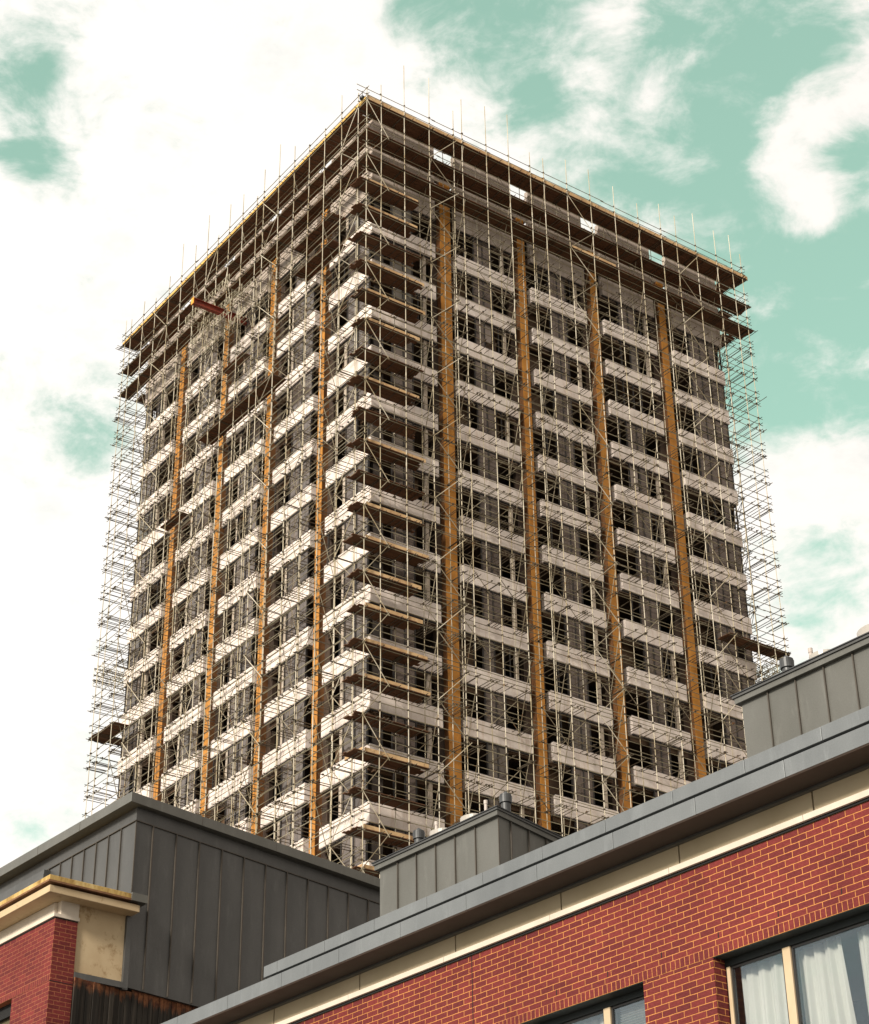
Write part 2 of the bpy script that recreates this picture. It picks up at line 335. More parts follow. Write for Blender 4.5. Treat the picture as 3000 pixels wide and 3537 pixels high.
# ================================================================= ground
g = MB().box(-900, 900, -900, 900, -.6, -.02).build('ground', 'ground'); g['kind'] = 'structure'
FY = R(-50.4)                                   # the street front's direction
def front(name, mb, mat):
    o = mb.build(name, mat); o.rotation_euler = (0, 0, FY); o['kind'] = 'structure'; return o
front('road', MB().box(-120, 120, 3.0, 11.0, -.02, 0.0), 'asphalt')
front('pavement', MB().box(-120, 120, 11.0, 15.9, -.02, .13), 'paving')
front('pavement', MB().box(-120, 120, -3.0, 3.0, -.015, .13), 'paving').location = (0, 0, -.131)

# ================================================================= tower
TX, TY, ZT = -3.6786, 97.421, 81.5804 + CAM_H
TYAW = 0.6307; W = 30.35; FH = 3.3
tower = thing('office_tower', 'tall concrete office tower with ochre columns and white spandrel bands, wrapped in scaffolding', 'tower', (TX, TY, 0), TYAW)
_c, _s = math.cos(TYAW), math.sin(TYAW)
def tworld(p): return Vector((TX + _c * p[0] - _s * p[1], TY + _s * p[0] + _c * p[1], p[2]))
def Z(z): return ZT + z
BAYS = [(0, 4.93), (6.57, 11.29), (12.88, 17.61), (19.19, 23.93), (25.5, 30.35)]
NF = 25
# a face frame: side 0 = right face (w = 0), side 1 = left face (u = 0), 2 = far end of right face (u = W), 3 = far end of left face (w = W)
def fbox(mb, side, a0, a1, d0, d1, z0, z1):
    """a along the face, d depth into the building"""
    if side == 0: mb.box(a0, a1, d0, d1, z0, z1)
    elif side == 1: mb.box(d0, d1, a0, a1, z0, z1)
    elif side == 2: mb.box(W - d1, W - d0, a0, a1, z0, z1)
    else: mb.box(a0, a1, W - d1, W - d0, z0, z1)
    return mb
def seen_t(c): return c[2] > Z(-44) and c[2] < Z(12) and (c[0] < 1.2 or c[1] < 1.2) and c[0] < W - .3 and c[1] < W - .3
spand, frz, wins = [], [], []
for side in range(4):
    for b, (a0, a1) in enumerate(BAYS):
        lo, hi = a0, a1
        if side in (1, 2):                      # butt against the neighbouring faces
            if b == 0: lo = .5
            if b == 4: hi = W - .5
        for i in range(NF):
            zb = Z(-FH * i)
            if i == 0: continue
            mb = MB(); fbox(mb, side, lo, hi, 0, .5, zb + .03, zb + 1.17)
            fbox(mb, side, lo + .02, hi - .02, .02, .48, zb, zb + .03)
            fbox(mb, side, lo + .02, hi - .02, .03, .48, zb + 1.17, zb + 1.2)
            spand.append(mb)
        for (z0, z1) in ((0, 1.93), (1.955, 3.9), (3.925, 6.15)):
            n = 5; st = (hi - lo) / n; mb = MB()
            for q in range(n): fbox(mb, side, lo + q * st + (.012 if q else 0), lo + (q + 1) * st, 0, .35, Z(z0), Z(z1))
            frz.append(mb)
series('spandrel_panel', spand, 'concrete', tower, tworld, 100, seen_t)
series('parapet_panel', frz, 'frieze', tower, tworld, 100, seen_t)
# slabs, core, recess walls, roof
for i in range(0, NF):
    z = Z(-FH * i) + .16
    MB().box(.52, W - .52, .52, W - .52, z, z + .32).build('floor_slab', 'slab', tower)
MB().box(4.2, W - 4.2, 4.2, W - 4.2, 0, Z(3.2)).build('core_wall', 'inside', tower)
MB().box(.55, W - .55, .55, W - .55, Z(3.3), Z(3.55)).build('roof', 'slab', tower)
cross = MB(); rnd0 = random.Random(9)
for side in range(4):
    for a0, a1 in [(4.93, 6.57), (11.29, 12.88), (17.61, 19.19), (23.93, 25.5)]:
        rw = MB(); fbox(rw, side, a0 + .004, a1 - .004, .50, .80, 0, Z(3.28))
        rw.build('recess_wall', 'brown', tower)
        gp = MB(); fbox(gp, side, a0 + .012, a1 - .012, .30, .52, Z(3.56), Z(5.15)); gp.build('parapet_infill', 'frieze', tower)
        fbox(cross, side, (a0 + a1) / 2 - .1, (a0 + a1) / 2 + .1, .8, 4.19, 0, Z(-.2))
        wd = .84 if (side == 0 and a0 < 5) else .62
        cx = (a0 + a1) / 2 + (.06 if side == 0 else 0.04)
        cm = MB(); zc = Z(3.46); z = 0
        while z < zc - .1:
            z2 = min(z + FH * 2, zc); fbox(cm, side, cx - wd / 2, cx + wd / 2, .10, .498, z, z2 - .025); z = z2
        fbox(cm, side, cx - wd / 2 + .01, cx + wd / 2 - .01, .11, .49, 0, zc - .03)
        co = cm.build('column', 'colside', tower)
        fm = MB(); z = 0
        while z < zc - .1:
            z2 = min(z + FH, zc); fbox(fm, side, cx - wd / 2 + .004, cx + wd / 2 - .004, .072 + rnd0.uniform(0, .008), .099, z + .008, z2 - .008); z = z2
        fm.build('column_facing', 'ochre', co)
        dp = MB(); x = cx + (wd / 2 + .12)
        fbox(dp, side, x - .03, x + .03, .38, .497, 0, Z(3.0)); dp.build('downpipe', 'paleframe', tower)
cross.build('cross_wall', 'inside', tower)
MB().box(.5, 1.2, .5, 1.2, 0, Z(3.2)).build('corner_pier', 'inside', tower)
# windows: frame mesh as the part, its panes, panels and blind as sub-parts
def window(side, b, i, rnd):
    a0, a1 = BAYS[b]
    if b == 0: a0 = .12 if side in (0, 3) else .12
    if b == 4: a1 = W - .12
    L = a1 - a0; z0 = Z(-FH * i) + 1.2; z1 = Z(-FH * (i - 1))
    fr, gl, pn, pl, bl = MB(), MB(), MB(), MB(), MB()
    def A(t): return (a0 + L * t) if side in (0, 3) else (a1 - L * t)   # t runs left to right as the picture shows it (right face: away from the corner)
    def bx(mb, t0, t1, d0, d1, h0, h1): fbox(mb, side, A(t0), A(t1), d0, d1, z0 + h0, z0 + h1)
    H = z1 - z0
    e = .05 / L
    bx(fr, 0, 1, .06, .16, 0, .06); bx(fr, 0, 1, .06, .16, H - .08, H)
    if side in (0, 3):
        segs = [(.30 + rnd.uniform(-.02, .02), .47, .62)]
        dark = [(0, .30), (.62, .80)]; pale = (.815, .862)
        corner = b == 4
        if corner: segs = [(.34, .55, .72), (.72, .86, .985)]; dark = [(0, .34)]; pale = None
    else:
        segs = [(.44 + rnd.uniform(-.02, .02), .68, .93)]
        dark = [(0, .12), (.24, .44)]; pale = (.345, .40); corner = b == 4
        if corner: segs = [(.02, .20, .36), (.36, .46, .54)]; dark = [(.62, 1)]; pale = (.545, .60)
    for (s0, sm, s1) in segs:
        for t in (s0, sm, s1): bx(fr, t, t + e, .05, .17, .06, H - .08)
        if rnd.random() < .35: bx(fr, s0 + e, s1, .06, .15, .62, .67)
        for (q0, q1) in ((s0, sm), (sm, s1)):
            if rnd.random() < .93: bx(gl, q0 + e, q1, .10, .115, .06, H - .08)
            k = rnd.random()
            if k < .10: bx(bl, q0 + e * 1.5, q1 - e * .5, .24, .26, rnd.choice((.06, .06, .7)), H - .1)
    if pale and rnd.random() < .7: bx(pl, pale[0], pale[1], .16, .34, .03, H - .02)
    for (q0, q1) in dark:
        if rnd.random() < .35: bx(pn, q0 + .01, q1, rnd.uniform(.8, 1.4), 1.5, .0 if rnd.random() < .5 else .5, H - .02)
        if rnd.random() < .25: bx(fr, (q0 + q1) / 2, (q0 + q1) / 2 + e, .06, .14, .06, H - .08)
    bx(pn, .0, 1, .35, .49, H - .16 - rnd.uniform(0, .18), H - .003)
    return fr, gl, pn, pl, bl
wl = []
rnd = random.Random(3)
for side in (0, 1, 2, 3):
    for i in range(1, NF):
        for b in range(5):
            wl.append((side, b, i, window(side, b, i, rnd)))
def wkey(t):
    side, b, i, ms = t
    return (0 if (side < 2 and i <= 13) else 1, (tworld(ms[0].centre()) - cam.location).length)
wl.sort(key=wkey)
for side, b, i, (fr, gl, pn, pl, bl) in wl[:100]:
    o = fr.build('window', 'frame', tower)
    for mb, nm, mt in ((gl, 'pane', 'glass'), (pn, 'inner_panel', 'panel'), (pl, 'pale_post', 'paleframe'), (bl, 'blind', 'blind')):
        if mb.v: mb.build(nm, mt, o)
rs = [MB() for _ in range(5)]
for side, b, i, ms in wl[100:]:
    for a, q in zip(rs, ms): a.add(q)
o = rs[0].build('window', 'frame', tower); o['kind'] = 'stuff'
for mb, nm, mt in zip(rs[1:], ('pane', 'inner_panel', 'pale_post', 'blind'), ('glass', 'panel', 'paleframe', 'blind')):
    q = mb.build(nm, mt, o); q['kind'] = 'stuff'

# ================================================================= scaffold
scaf = thing('tube_scaffold', 'dense steel tube scaffold with timber decks clamped all round the concrete tower', 'scaffolding', (TX, TY, 0), TYAW)
RU = [(-1.46, 6.93), (-.37, 7.72), (1.5, 10.42), (3.51, 10.4), (5.46, 8.5), (6.2, 9.88), (8.19, 10.3), (10.11, 10.55), (11.94, 8.08), (13.15, 8.13), (15.2, 9.03), (17.26, 9.14),
      (19.47, 8.69), (21.7, 8.2), (23.83, 9.16), (25.3, 8.73), (27.17, 9.84), (29.19, 9.17), (30.7, 9.44), (31.7, 8.12)]
LW = [(-.58, 7.1), (1.41, 8.39), (3.39, 6.95), (5.34, 7.0), (7.23, 8.2), (9.2, 9.77), (11.18, 8.89), (12.1, 7.1), (14.03, 8.58), (15.89, 8.96), (17.46, 7.2), (18.97, 10.01), (20.73, 8.39), (22.79, 9.86),
      (24.62, 8.02), (26.71, 7.3), (28.6, 8.13), (30.54, 7.6), (31.52, 8.1)]
BK = [(1.0, 7.5), (3.1, 8.3), (5.2, 7.2), (7.3, 8.0), (9.4, 7.4), (11.5, 8.4), (13.6, 7.3), (15.7, 8.1), (17.8, 7.4), (19.9, 8.6), (22.0, 7.5), (24.1, 7.9), (26.2, 8.3), (28.3, 7.2), (30.3, 8.0)]
LIFT = [5.86, 3.42, 1.31] + [1.31 - 2.165 * k for k in range(1, 29)]
OUT, INN = 1.5, .27
def fp(side, a, d, z):
    """a along the face, d out from the face"""
    if side == 0: return Vector((a, -d, Z(z)))
    if side == 1: return Vector((-d, a, Z(z)))
    if side == 2: return Vector((W + d, a, Z(z)))
    return Vector((a, W + d, Z(z)))
rn = random.Random(11); J = lambda s=.02: rn.uniform(-s, s)
standards, ledgers, rails, transoms, braces, lbraces, couplers, decks, toes, toesy = [], [], [], [], [], [], [], [], [], []
def coupler(p, s=.052):
    m_ = MB(); a = s * rn.uniform(.75, 1.15); b = s * rn.uniform(.75, 1.15); m_.box(p.x - a, p.x + a, p.y - b, p.y + b, p.z - a * .9, p.z + a * .9); couplers.append(m_)
def longtube(side, d, z, a0, a1, dest, r=.0242, lap=True):
    a = a0
    while a < a1 - .5:
        L = rn.uniform(4.6, 6.4); b = min(a + L, a1); 
        if a1 - b < 1.2: b = a1
        o = J(.03); t = MB(); t.tube(fp(side, a - .12 * lap, d + o, z + J(.03)), fp(side, b + .12 * lap, d + o, z + J(.03)), r); dest.append(t); a = b
MAIN = (standards, ledgers, rails, transoms, braces)
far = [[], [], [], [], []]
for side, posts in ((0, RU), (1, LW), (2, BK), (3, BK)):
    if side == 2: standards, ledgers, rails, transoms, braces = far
    for n, (a, top) in enumerate(posts):
        for d in (OUT, INN):
            if d == INN and (a < .1 or a > W + .1 or (side < 2 and rn.random() < .12)): continue
            tp = top if d == OUT else (6.9 if rn.random() < .3 else 5.7)
            m_ = MB(); z = tp; aj, dj = J(.02), J(.02)
            while Z(z) > 0:
                L = 6.4 if z < tp else rn.uniform(3, 6.4); zb = max(z - L, -ZT)
                a2, d2 = J(.03), J(.03)
                m_.tube(fp(side, a + aj, d + dj, z), fp(side, a + a2, d + d2, zb), .0265)
                if zb > -50:
                    p = fp(side, a + a2, d + d2, zb); m_.tube(p - Vector((0, 0, .12)), p + Vector((0, 0, .12)), .038)
                aj, dj, z = a2, d2, zb
            standards.append(m_)
            # some doubled standards
    lo = -1.6 if side != 3 else -1.5; hi = 32.0
    for k, z in enumerate(LIFT):
        longtube(side, OUT - .05, z - .03, lo, hi, ledgers)
        longtube(side, INN - .05, z - .03, -.2, W + .2, ledgers)
        if side < 2 and rn.random() < .5: longtube(side, .9 + J(.2), z - .04, lo + rn.uniform(0, 12), hi - rn.uniform(4, 14), ledgers)
        for h in (.52, 1.02):
            longtube(side, OUT - .05, z + h, lo - (.5 if k == 0 and side == 0 else 0), hi, rails)
        if side < 2:
            if rn.random() < .75: longtube(side, INN + .04, z + .95, rn.uniform(0, 6), W - rn.uniform(0, 6), rails)
        for n, (a, top) in enumerate(posts):
            for h in (0, .52, 1.02): coupler(fp(side, a, OUT - .02, z + h))
            if 0 < a < W: coupler(fp(side, a, INN - .02, z))
            tr = MB(); aa = a + rn.choice((-.12, .12)); tr.tube(fp(side, aa, OUT + rn.uniform(.08, .3), z + .03 + J(.02)), fp(side, aa + J(.05), .04 + rn.uniform(0, .12), z + .03 + J(.02))); transoms.append(tr)
        # extra transoms between the standards, in clusters
        a = lo + .6
        while a < hi - .5:
            a += rn.uniform(.35, 1.25) if side < 2 else rn.uniform(1.4, 2.6)
            if rn.random() < .21 and side < 2:
                for q in range(rn.randint(2, 4)):
                    tr = MB(); ext = rn.uniform(.1, .35); a += rn.uniform(.16, .26)
                    tr.tube(fp(side, a, OUT + ext, z + .03 + J(.03)), fp(side, a + J(.08), .05 + rn.uniform(0, .25), z + .03 + J(.03))); transoms.append(tr)
                    coupler(fp(side, a, OUT - .02, z + .06), .045)
            else:
                tr = MB(); ext = rn.uniform(.08, .32)
                if rn.random() < .02: ext = rn.uniform(.5, 1.1)
                tr.tube(fp(side, a, OUT + ext, z + .03 + J(.02)), fp(side, a + J(.06), .05 + rn.uniform(0, .3), z + .03 + J(.02))); transoms.append(tr)
                coupler(fp(side, a, OUT - .02, z + .06), .045)
    # facade braces: zigzags between chosen neighbours
    zig = {0: [(-1.46, .1), (3.51, 5.6), (15.2, 17.3), (25.3, 27.2)], 1: [(-.58, 1.41), (9.2, 11.18), (17.46, 18.97), (24.62, 26.71)], 2: [(1, 3.1), (11.5, 13.6), (22, 24.1)], 3: [(1, 3.1), (11.5, 13.6), (26.2, 28.3)]}[side]
    for z_i in range(len(LIFT) - 1):
        zt, zb = LIFT[z_i], LIFT[z_i + 1]
        for q, (p0, p1) in enumerate(zig):
            b0, b1 = (p0, p1) if (z_i + q) % 2 == 0 else (p1, p0)
            if side == 0 and q == 1 and (z_i + q) % 2: d_ = (OUT + .1, OUT + .15)
            else: d_ = (OUT + .06, OUT + .06)
            br = MB(); br.tube(fp(side, b0 - (.12 if b0 < b1 else -.12), d_[0], zt + .1), fp(side, b1 + (.12 if b0 < b1 else -.12), d_[1], zb - .1), .025); (lbraces if z_i % 2 == 0 and side < 2 else braces).append(br)
        for n, (a, top) in enumerate(posts):
            if n % 2 == (0 if side else 1) and z_i % 2 == n % 4 // 2 and z_i + 2 < len(LIFT) and 0 < a < W:
                br = MB(); br.tube(fp(side, a + .08, OUT + .05, LIFT[z_i] - .1), fp(side, a + .08, INN - .02, LIFT[z_i + 2] + .15), .0242); braces.append(br)
        if side < 2 and z_i % 2 == 0:
            for q in range(6):
                a = posts[rn.randrange(3, len(posts) - 3)][0]
                br = MB(); br.tube(fp(side, a, INN + .03, zt), fp(side, a + rn.choice((-2.1, 2.1)), INN + .03, zb), .0242); braces.append(br)
        if side < 2 and z_i % 3 == 1:                # plan braces
            a = rn.uniform(2, 24); br = MB(); br.tube(fp(side, a, OUT, zb + .05), fp(side, a + 3.2, INN, zb + .05)); braces.append(br)
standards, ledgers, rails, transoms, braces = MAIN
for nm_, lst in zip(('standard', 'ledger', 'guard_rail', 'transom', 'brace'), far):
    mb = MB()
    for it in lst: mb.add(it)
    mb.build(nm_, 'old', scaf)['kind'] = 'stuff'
def deck(side, a0, a1, z, d0=.30, nb=5, ragged=.1, face_ends=True):
    m_ = MB(); wb = .225
    for q in range(nb):
        a = a0 - rn.uniform(0, ragged)
        while a < a1 - .3:
            b = min(a + 3.9, a1 + rn.uniform(-ragged, ragged)); 
            if b - a < .3: break
            dd = d0 + q * (wb + .012); zz = z + .055 + J(.006)
            p, r_ = fp(side, a, dd, zz), fp(side, b - .015, dd + wb, zz + .038)
            m_.box(p.x, r_.x, p.y, r_.y, p.z, r_.z); a = b
    decks.append(m_)
def toe(side, a0, a1, z, dest, d=1.40, hh=.235):
    a = a0
    while a < a1 - .3:
        b = min(a + 3.9, a1); m_ = MB(); o = J(.012); h = J(.02)
        p, r_ = fp(side, a, d + o, z + .10 + h), fp(side, b - .02, d + o + .038, z + .10 + hh + h); m_.box(p.x, r_.x, p.y, r_.y, p.z, r_.z); dest.append(m_); a = b
for k in range(3):
    z = LIFT[k]; e = (0, .28, .45)[k]
    deck(0, -1.45, 32.15 + e * .3, z, .12, 6, .06); deck(1, -.05, 31.9 + e * .3, z, (.12, .50, .50)[k], (6, 4, 4)[k], .05)
    deck(2, 0, 6, z, .3); deck(3, .0, 6, z, .3)
toe(0, -1.45, 32.3, LIFT[0], toes, 1.42, .36); toe(1, -1.35, 32.0, LIFT[0], toesy, 1.42, .30)
toe(0, 15.4, 19.6, LIFT[2], toes, 1.42)
for k in range(3, 25):
    z = LIFT[k]; e = 2.7 + J(.35)
    deck(0, -1.9 + rn.uniform(-.15, .25), e, z, .35, 5, .22)
    if rn.random() < .6 or k in (6, 7, 8): toe(0, -1.3, e + .15, z, toes)
    if k in (21, 24): toe(1, -1.5, .3, z, toes)
deck(1, 2.5, 7.2, LIFT[3], .3); deck(1, 2.6, 7.0, LIFT[4], .3); deck(1, 9.4, 19.0, -9.515, .3); deck(1, 13.8, 16.5, LIFT[5], .5, 3)
deck(1, 21.5, 24.2, LIFT[9], .5, 3)
zl = LIFT[2 + 13]; deck(1, 28.5, 32.1, zl, .3, 5, .1); deck(3, -1.5, 1.5, zl, .3, 5)
zr = LIFT[2 + 12]; deck(0, 26.8, 32.4, zr, .3, 5, .15)
def seen_s(c): return c[2] > Z(-42) and (c[0] < 0 or c[1] < 0 or c[0] > W or c[1] > W)
def seen_f(c): return c[2] > Z(-42) and (c[0] < -1 or c[1] < -1)
series('standard', standards, 'standard', scaf, tworld, 100, lambda c: c[0] < 0 or c[1] < 0)
series('ledger', ledgers, 'ledger', scaf, tworld, 100, seen_f)
series('guard_rail', rails, 'ledger', scaf, tworld, 100, seen_f)
series('transom', transoms, 'transom', scaf, tworld, 100, seen_f)
series('brace', braces, 'brace', scaf, tworld, 40, seen_f)
series('brace', lbraces, 'standard', scaf, tworld, 60, seen_f)
series('coupler', couplers, 'coupler', scaf, tworld, 100, seen_f)
series('deck', decks, 'board', scaf, tworld, 100, seen_s)
series('toe_board', toes, 'toe', scaf, tworld, 100, seen_s)
series('toe_board', toesy, 'toey', scaf, tworld, 100, seen_s)
# ladder girders carrying the bridged bays
def girder(p, q, h=.55, n=None):
    p, q = Vector(p), Vector(q); d = q - p; n = n or max(2, int(d.length / .45)); m_ = MB(); up = Vector((0, 0, h))
    m_.tube(p, q, .0242); m_.tube(p + up, q + up, .0242)
    for i in range(n):
        a, b = p + d * (i / n), p + d * ((i + 1) / n)
        m_.tube(a, a + up, .018, 5); m_.tube(a if i % 2 else a + up, b + up if i % 2 else b, .018, 5)
    m_.tube(q, q + up, .018, 5); return m_
for wv in (13.6, 16.9, 18.2):
    for zz in ((-1.2, -.35) if wv in (14.9, 16.9) else (-.9,)):
        girder((-3.1 - J(.3), wv, Z(zz)), (.2, wv + J(.1), Z(zz)), .5).build('ladder_girder', 'ledger', scaf)
for uu in (-2.9, -1.9, -1.2): girder((uu, 13.0, Z(-.5 + J(.4))), (uu, 19.0, Z(-.5 + J(.3))), .55).build('ladder_girder', 'ledger', scaf)
for uu in (-2.6, -1.5): girder((uu, 13.2, Z(-2.6 + J(.3))), (uu, 18.6, Z(-2.4)), .5).build('ladder_girder', 'ledger', scaf)
pz = MB()
for q in range(14):
    u_, w_ = rn.uniform(-3.2, -.3), rn.uniform(13, 19.2); z_ = rn.uniform(-2.8, -.8); pz.tube((u_, w_, Z(z_)), (u_ + J(.3), w_ + J(.3), Z(z_ + rn.uniform(1.2, 2.4))), .0242)
pz.build('raking_tube', 'standard', scaf)['kind'] = 'stuff'
for dd in (.3, .9, 1.5):
    girder(fp(2, -1.6, dd, zr - 1.0), fp(2, 6, dd, zr - 1.0), .5).build('ladder_girder', 'ledger', scaf)
    girder(fp(2, -1.6, dd, zr - 1.75), fp(2, 6, dd, zr - 1.75), .5).build('ladder_girder', 'ledger', scaf)
    girder(fp(3, -1.6, dd, zl + 4.0), fp(3, 4, dd, zl + 4.0), .5).build('ladder_girder', 'ledger', scaf)
    girder(fp(3, -1.6, dd, zl + 4.8), fp(3, 4, dd, zl + 4.8), .5).build('ladder_girder', 'ledger', scaf)

# red hoist beam lying across the scaffold
beam = thing('steel_beam', 'rusty red steel beam with an orange end, poking out through the sunlit scaffold face', 'beam', tworld((-1.8, 15.7, Z(-1.12))), TYAW)
prof = [(-.15, 0), (.15, 0), (.15, .04), (.02, .055), (.02, .415), (.15, .43), (.15, .47), (-.15, .47), (-.15, .43), (-.02, .415), (-.02, .055), (-.15, .04)]
MB().slabx(prof, -2.35, 2.3).build('girder_body', 'red', beam)
MB().box(-2.40, -2.352, -.17, .17, -.02, .49).build('end_plate', 'orange', beam)
# small black lamp at the top corner
lamp = thing('site_lamp', 'small black site lamp clamped to the topmost corner rail of the scaffold', 'lamp', tworld((-1.5, -1.02, Z(6.2))), TYAW)
MB().lathe(0, 0, [(.09, 0), (.17, .05), (.19, .16), (.15, .24), (.05, .27)], 14).build('lamp_housing', 'black', lamp)
MB().tube((0, 0, .25), (0, 0, .75), .02).tube((-.14, 0, .1), (.2, .02, .16), .03).build('bracket', 'black', lamp)

# ================================================================= street-front brick building (local x along the front, y into the block)
bb = thing('brick_building', 'red brick building with a deep zinc eave, cream frieze and curtained windows', 'building', (0, 0, 0), FY)
def z1(z): return z + CAM_H
X0, X1 = -26.2, -3.0
BT = 7.915
M['brick'] = bricks('red_brick', ph=(.225 * 200 + 12.13 - .0965 + .0, -z1(BT) + .075 * 200))
M['brickr'] = bricks('red_brick_return', ph=(.225 * 100 - 16 + .1, -z1(BT) + .075 * 200), swap=True)
M['soldier'] = bricks('soldier_brick', bw=.075, rh=.112, off=0.0, ph=(.075 * 600, -z1(6.945) + .112 * 200))
OPEN = [(-22.9, -19.85), (-18.75, -15.68), (-14.572, -11.5), (-10.4, -7.3)]
FLO = [(6.832, 5.30), (4.0, 2.4), (1.2, -1.0)]
wall = MB(); O_ = 16.0; TH = .3
wall.box(X0, X1, O_, O_ + TH, z1(6.945), z1(BT))
prev = 6.832
for n, (h, s) in enumerate(FLO):
    edge = X0
    for (a, b) in OPEN:
        wall.box(edge, a, O_, O_ + TH, z1(s), z1(h)); edge = b
    wall.box(edge, X1, O_, O_ + TH, z1(s), z1(h))
    nx = FLO[n + 1][0] + .113 if n + 1 < len(FLO) else -1.6
    wall.box(X0, X1, O_, O_ + TH, z1(nx), z1(s))
wall.build('brick_wall', M['brick'], bb)
for n, (h, s) in enumerate(FLO):
    for (a, b) in OPEN:
        MB().box(a, a + .004, O_ + .003, O_ + .185, z1(s) + .001, z1(h) - .001).build('window_reveal', M['brickr'], bb)
        MB().box(b - .004, b, O_ + .003, O_ + .185, z1(s) + .001, z1(h) - .001).build('window_reveal', M['brickr'], bb)
for (h, s) in FLO:
    MB().box(X0, X1, O_ - .002, O_ + TH, z1(h), z1(h) + .113).build('soldier_course', M['soldier'], bb)
# body behind
MB().box(X0, X1, O_ + 3.2, O_ + 12, 0, z1(8.25)).build('inner_wall', 'inside', bb)
MB().box(X0, X0 + .3, O_ + TH, O_ + 3.19, 0, z1(8.25)).build('end_wall', M['brickr'], bb)
MB().box(X1 - .3, X1, O_ + TH, O_ + 3.19, 0, z1(8.25)).build('end_wall', M['brickr'], bb)
for h in (7.05, 4.2, 1.4): MB().box(X0 + .3, X1 - .3, O_ + TH, O_ + 3.19, z1(h), z1(h) + .25).build('floor_slab', 'room', bb)
dj = MB().box(-18.727, -18.715, O_ - .003, O_ + .02, z1(-1.6), z1(BT)); dj.build('movement_joint', 'gap', bb)
wp = [(-14.457 + .8985 * k) for k in range(-10, 10)]
wm_ = MB()
for x in wp:
    if X0 < x < X1: wm_.box(x - .006, x + .006, O_ - .003, O_ + .02, z1(7.02), z1(7.088))
wm_.build('weep_slot', 'gap', bb)['kind'] = 'stuff'
# string, frieze
st = MB(); xs = [X0] + [-27.5 + 2.068 * k for k in range(1, 13) if X0 < -27.5 + 2.068 * k < X1] + [X1]
for a, b in zip(xs, xs[1:]): st.box(a + .003, b - .003, O_ - .055, O_ + .2, z1(7.948), z1(8.02))
st.build('string_course', 'string', bb, .004)
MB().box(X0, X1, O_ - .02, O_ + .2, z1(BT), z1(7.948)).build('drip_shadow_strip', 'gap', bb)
fz = MB(); xs = [X0] + [v for v in [-25.19, -23.138, -21.094, -19.033, -16.991, -14.95, -12.898, -10.85, -8.8, -6.75, -4.7]] + [X1]
for a, b in zip(xs, xs[1:]): fz.box(a + .012, b - .012, O_ - .006, O_ + .19, z1(8.021), z1(8.29))
fz.build('frieze', 'cream', bb)
MB().box(X0 + .01, X1 - .01, O_ + .02, O_ + .18, z1(8.022), z1(8.3)).build('frieze_joint', 'gap', bb)
# eave
MB().box(X0, X1, O_ - .49, O_ + .3, z1(8.29), z1(8.33)).build('soffit', 'soffit', bb)
MB().box(X0, X1, O_ - .075, O_ - .007, z1(8.262), z1(8.289)).build('soffit_bead', 'zincd', bb)
def fascia(x_list, o, za, zb, nm, lap):
    mb = MB()
    for a, b in zip(x_list, x_list[1:]):
        t = .012
        mb.box(a + .004, b - .004, o, o + t, za, zb)
        mb.box(a + .004, b - .004, o + t, o + lap, zb - .012, zb)
        mb.box(a + .004, b - .004, o + t, o + .05, za, za + .012)
    ob = mb.build(nm, 'zincf', bb, .003)
    MB().box(x_list[0] + .01, x_list[-1], o + .0125, o + .017, za + .0125, zb - .0125).build('joint_backing', 'gap', bb)
lx = [X0] + [-22.271 - 1.348 * 2, -22.271 - 1.348] + [-22.271 + 1.348 * k for k in range(15) if -22.271 + 1.348 * k < X1 - .3] + [X1]
fascia([v for v in lx if v >= X0], O_ - .5, z1(8.285), z1(8.49), 'gutter_fascia', .27)
ux = [-22.936] + [-22.60 + .0 + 1.134 * k for k in range(18) if -22.60 + 1.134 * k < X1 - .3] + [X1]
fascia(ux, O_ - .35, z1(8.606), z1(8.77), 'roof_edge_fascia', .5)
MB().box(-22.90, X1, O_ - .23, O_ + .2, z1(8.491), z1(8.745)).build('fascia_backing', 'gap', bb)
MB().box(X0, -22.94, O_ - .22, O_ + 12, z1(8.33), z1(8.47)).build('roof', 'zincd', bb)
MB().box(-22.92, X1, O_ + .16, O_ + 12, z1(8.34), z1(8.75)).build('roof', 'zincd', bb)

